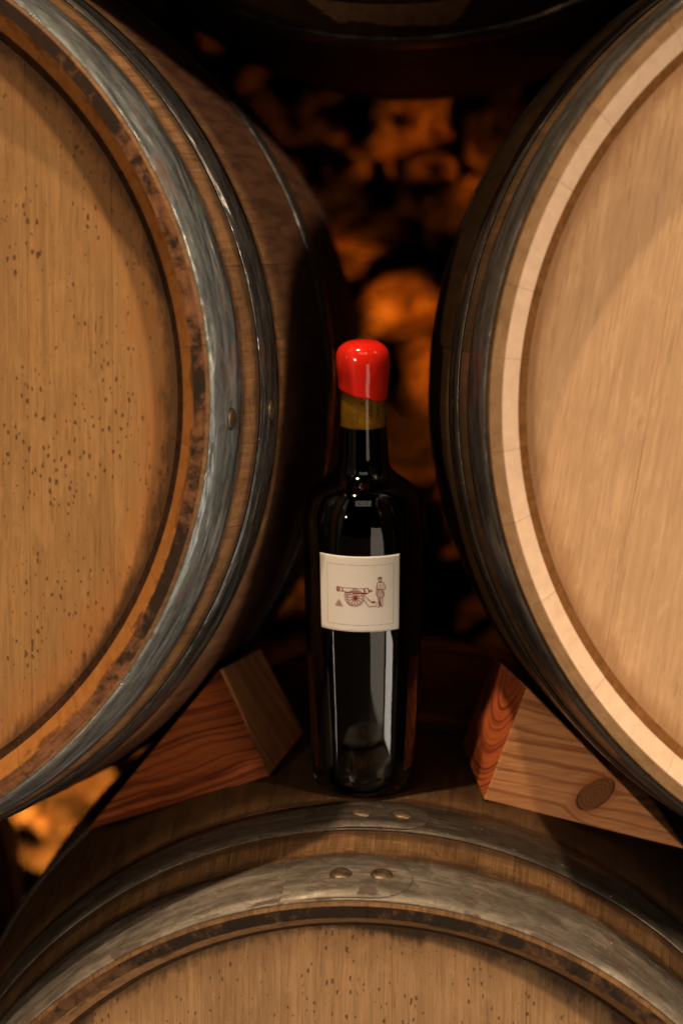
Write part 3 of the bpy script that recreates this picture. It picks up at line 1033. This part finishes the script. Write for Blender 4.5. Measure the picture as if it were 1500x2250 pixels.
# wheel
A(circ(642, 895, 143, 143, n=44), 1.3)
A(circ(642, 895, 120, 120, n=44), 1.1)
A(circ(642, 895, 22), 1.5)
A(circ(642, 895, 10), 1.5)
for k in range(12):
    a = math.radians(k * 30 + 8)
    for o in (-0.05, 0.05):
        A([(642 + 22 * math.cos(a + o * 4), 895 + 22 * math.sin(a + o * 4)), (642 + 120 * math.cos(a + o), 895 + 120 * math.sin(a + o))], 0.85)
for k in range(12):
    a = math.radians(k * 30 + 22)
    A([(642 + 120 * math.cos(a), 895 + 120 * math.sin(a)), (642 + 143 * math.cos(a), 895 + 143 * math.sin(a))], 0.8)
# far wheel and front of the carriage
A([(470, 790), (462, 830), (464, 880), (476, 930), (500, 975), (540, 1012), (590, 1034)], 1.3)
A([(500, 795), (490, 840), (492, 890), (504, 930)], 1.0)
A([(470, 800), (520, 805)], 1.6)
A([(474, 830), (500, 832)], 1.0)
A([(474, 850), (496, 850)], 1.0)
A([(560, 800), (700, 790)], 1.3)
A([(585, 820), (700, 815)], 1.6)
# trail
A([(785, 835), (850, 905), (920, 970), (1000, 972), (998, 1044), (872, 1046), (850, 1020), (790, 935)], 1.2)
A([(915, 962), (940, 955), (975, 962), (970, 975), (920, 976)], 1.8)
for k in range(9):
    A([(812 + k * 20, 900 + k * 12), (806 + k * 20, 930 + k * 11)], 0.5)
A([(870, 1030), (990, 1030)], 0.5)
# cannon balls
for (cx, cy) in ((366, 944), (347, 978), (386, 980), (327, 1010), (368, 1014), (408, 1020)):
    A(circ(cx, cy, 18, n=16), 1.15)
# soldier: cap, head, coat, arms, belt, skirt, legs, boots
A([(1020, 572), (1016, 556), (1030, 552), (1032, 538), (1056, 532), (1082, 540), (1080, 566), (1084, 580), (1050, 562), (1020, 572)], 1.3)
A([(1034, 545), (1078, 548)], 1.8)
A([(1030, 574), (1032, 600), (1044, 614), (1062, 616), (1078, 600), (1082, 580)], 1.1)
A([(1044, 584), (1050, 585)], 1.0)
A([(1062, 585), (1070, 585)], 1.0)
A([(1055, 588), (1053, 598)], 0.7)
A([(1047, 606), (1064, 605)], 0.9)
A([(1040, 616), (1010, 634), (1002, 660), (1004, 700), (1012, 745), (1014, 760)], 1.2)
A([(1076, 610), (1090, 626), (1112, 632), (1126, 660), (1150, 700), (1152, 720), (1128, 752), (1100, 775), (1084, 778)], 1.3)
A([(1098, 670), (1120, 712), (1104, 740), (1080, 756)], 1.1)
A([(1040, 618), (1062, 630), (1078, 616)], 1.4)
A([(1060, 632), (1058, 745)], 0.8)
A([(1030, 650), (1036, 680), (1032, 740)], 0.7)
A([(1084, 650), (1080, 700), (1084, 740)], 0.7)
A([(1014, 745), (1050, 750), (1092, 742)], 2.0)
A([(1002, 665), (996, 720), (992, 780), (988, 830), (996, 856), (1008, 850), (1006, 800)], 1.0)
A([(1014, 760), (1010, 810), (1006, 874), (1040, 882), (1092, 880), (1118, 870), (1112, 820), (1100, 778)], 1.2)
for x in (1026, 1042, 1060, 1078, 1092):
    A([(x, 760), (x + (x - 1055) * 0.15, 874)], 0.8)
A([(1118, 785), (1128, 830), (1126, 860), (1108, 866)], 1.2)
A([(1018, 884), (1028, 940), (1036, 1000), (1040, 1034), (1012, 1054), (1042, 1056), (1056, 1036), (1052, 960), (1054, 886)], 1.3)
A([(1060, 886), (1058, 950), (1070, 1036), (1092, 1054), (1098, 1044), (1082, 1024), (1084, 950), (1086, 884)], 1.3)
A([(1104, 880), (1108, 950), (1106, 1030)], 0.8)
A([(1040, 900), (1046, 1020)], 0.7)


def remap(strokes):
    out = []
    for pts, w in strokes:
        q = []
        for (x, y) in pts:
            p, s = lab(x, y)
            q.append((p + PH0, s))
        out.append((q, w))
    return out


T = NT('label_ink_red')
M_INK = T.out((0.26, 0.010, 0.006), 0.6)
V, F = ribbon_mesh(remap(art), lambda s: prad(s) + 0.0001 + th + 0.00006, 0.00017)
mesh_obj('label_drawing', V, F, M_INK, label)
T = NT('label_ink_brown')
M_INKB = T.out((0.20, 0.13, 0.07), 0.6)


def rect_stroke(x0, x1, vt, vb):
    """frame line straight on the paper"""
    p0 = math.asin((x0 - 781) / 1038.0) + PH0
    p1_ = math.asin((x1 - 781) / 1038.0) + PH0
    s0 = S_TOP - (S_TOP - S_BOT) * vt / 1305.0
    s1 = S_TOP - (S_TOP - S_BOT) * vb / 1305.0
    return [([(p0, s0), (p1_, s0), (p1_, s1), (p0, s1), (p0, s0)], 1.0)]


V, F = ribbon_mesh(rect_stroke(172, 1283, 150, 1188), lambda s: prad(s) + 0.0001 + th + 0.00006, 0.00008)
mesh_obj('label_frame_line', V, F, M_INKB, label)

# ------------------------------------------------------------------ the barred roof window mirrored in the bottle's shoulder
T = NT('window_bar_iron')
M_BAR = T.out((0.02, 0.018, 0.016), 0.6)
sk = Vector(SKY)
q_ = (Vector((-0.07, 0.17, -0.1)) - sk).to_track_quat('-Z', 'Y').to_euler()
fwd_ = (Vector((-0.07, 0.17, -0.1)) - sk).normalized()
rw = empty('roof_window', sk + fwd_ * 0.06, 'large barred roof window in front of the barrels, mirrored in the bottle shoulder', 'window', None, q_)


def bar(x0, y0, x1, y1):
    V = [(x, y, z) for z in (-0.02, 0.02) for (x, y) in ((x0, y0), (x1, y0), (x1, y1), (x0, y1))]
    F = [(3, 2, 1, 0), (4, 5, 6, 7), (0, 1, 5, 4), (1, 2, 6, 5), (2, 3, 7, 6), (3, 0, 4, 7)]
    mesh_obj('bar', V, F, M_BAR, rw, False)


for k in range(5):
    x = -0.8 + 1.6 * k / 4
    bar(x - 0.022, -0.54, x + 0.022, 0.54)
for k in range(4):
    y = -0.5 + 1.0 * k / 3
    for j in range(4):
        xa = -0.8 + 1.6 * j / 4 + 0.023
        bar(xa, y - 0.022, xa + 1.6 / 4 - 0.046, y + 0.022)

# ------------------------------------------------------------------ rock wall and floor
T = NT('rock_stone')
n1 = T.noise(T.coords((1.6, 1.6, 1.6)), 1, 6, 0.75, 0.4)
n2 = T.noise(T.coords((5, 5, 5)), 1, 5, 0.7)
gp_ = T.n('ShaderNodeNewGeometry')
big_ = T.noise(T.coords((5, 5, 6.5), rnd=False, src=gp_.outputs['Position']), 1, 2, 0.5, 0.6)
tone = T.math('MULTIPLY', T.ramp(T.oi.outputs['Random'], [(0.0, 0.25), (0.5, 0.5), (1.0, 1.0)]), T.ramp(big_, [(0.45, 0.06), (0.60, 1.0)]))
c = T.ramp(n1, [(0.40, (0.10, 0.045, 0.02)), (0.5, (0.26, 0.14, 0.07)), (0.62, (0.62, 0.42, 0.21))])
c = T.mix(1.0, c, tone, 'MULTIPLY')
M_ROCK = T.out(c, 0.9, T.bump(n2, 1.0, 0.3), **{'Specular IOR Level': 0.1})
T = NT('mortar')
n1 = T.noise(T.coords((20, 20, 20)), 1, 5, 0.7)
M_MORTAR = T.out(T.ramp(n1, [(0.3, (0.10, 0.05, 0.03)), (0.7, (0.22, 0.12, 0.07))]), 0.95)

wall = empty('rock_wall', (0, 1.5, -1.7), 'rough stone wall behind the barrels glowing orange in the dark gap', 'wall')
V, F = [], []
nx, nz = 60, 60
for j in range(nz + 1):
    for i in range(nx + 1):
        x = -1.7 + 3.2 * i / nx
        z = 0.0 + 3.2 * j / nz
        V.append((x, 0.03 * noise.noise(Vector((x * 5, z * 5, 0))), z))
for j in range(nz):
    for i in range(nx):
        F.append((j * (nx + 1) + i, j * (nx + 1) + i + 1, (j + 1) * (nx + 1) + i + 1, (j + 1) * (nx + 1) + i))
mesh_obj('mortar_backing', V, F, M_MORTAR, wall)


def stone_variant(seed):
    bm = bmesh.new()
    bmesh.ops.create_icosphere(bm, subdivisions=3, radius=1.0)
    off = Vector((seed * 7.3, seed * 3.1, seed * 1.7))
    for v in bm.verts:
        d = v.co.normalized()
        k = 1 + 0.40 * noise.noise(d * 1.3 + off) + 0.42 * noise.noise(d * 3.1 + off) + 0.26 * noise.noise(d * 6.5 + off)
        # flatten towards a block
        p = 3.2
        q = (abs(d.x) ** p + abs(d.y) ** p + abs(d.z) ** p) ** (-1 / p)
        v.co = d * q * k
    me = bpy.data.meshes.new('stone')
    bm.to_mesh(me)
    bm.free()
    me.materials.append(M_ROCK)
    for p in me.polygons:
        p.use_smooth = True
    return me


SV = [stone_variant(k + 1) for k in range(8)]
rnd = random.Random(11)
z = 0.62
while z < 2.2:
    h = rnd.uniform(0.032, 0.060)
    x = -0.86 + rnd.uniform(0, 0.05)
    while x < 0.24:
        w = rnd.uniform(0.035, 0.095)
        o = bpy.data.objects.new('stone', rnd.choice(SV))
        COL.objects.link(o)
        o.parent = wall
        o.location = (x + w, rnd.uniform(-0.035, 0.02), z + h + rnd.uniform(-0.012, 0.012))
        o.scale = (w * 1.16, rnd.uniform(0.035, 0.085), h * 1.2)
        o.rotation_euler = (rnd.uniform(-0.3, 0.3), rnd.uniform(-0.35, 0.35), rnd.uniform(-0.3, 0.3))
        x += 2 * w
    z += 2 * h

T = NT('cellar_floor')
n1 = T.noise(T.coords((3, 3, 3)), 1, 6, 0.7)
M_FLOOR = T.out(T.ramp(n1, [(0.3, (0.10, 0.08, 0.06)), (0.7, (0.18, 0.15, 0.11))]), 0.8)
fl = mesh_obj('floor', [(-3, -4, -1.7), (3, -4, -1.7), (3, 2, -1.7), (-3, 2, -1.7)], [(0, 1, 2, 3)], M_FLOOR, None, False)
fl['kind'] = 'structure'
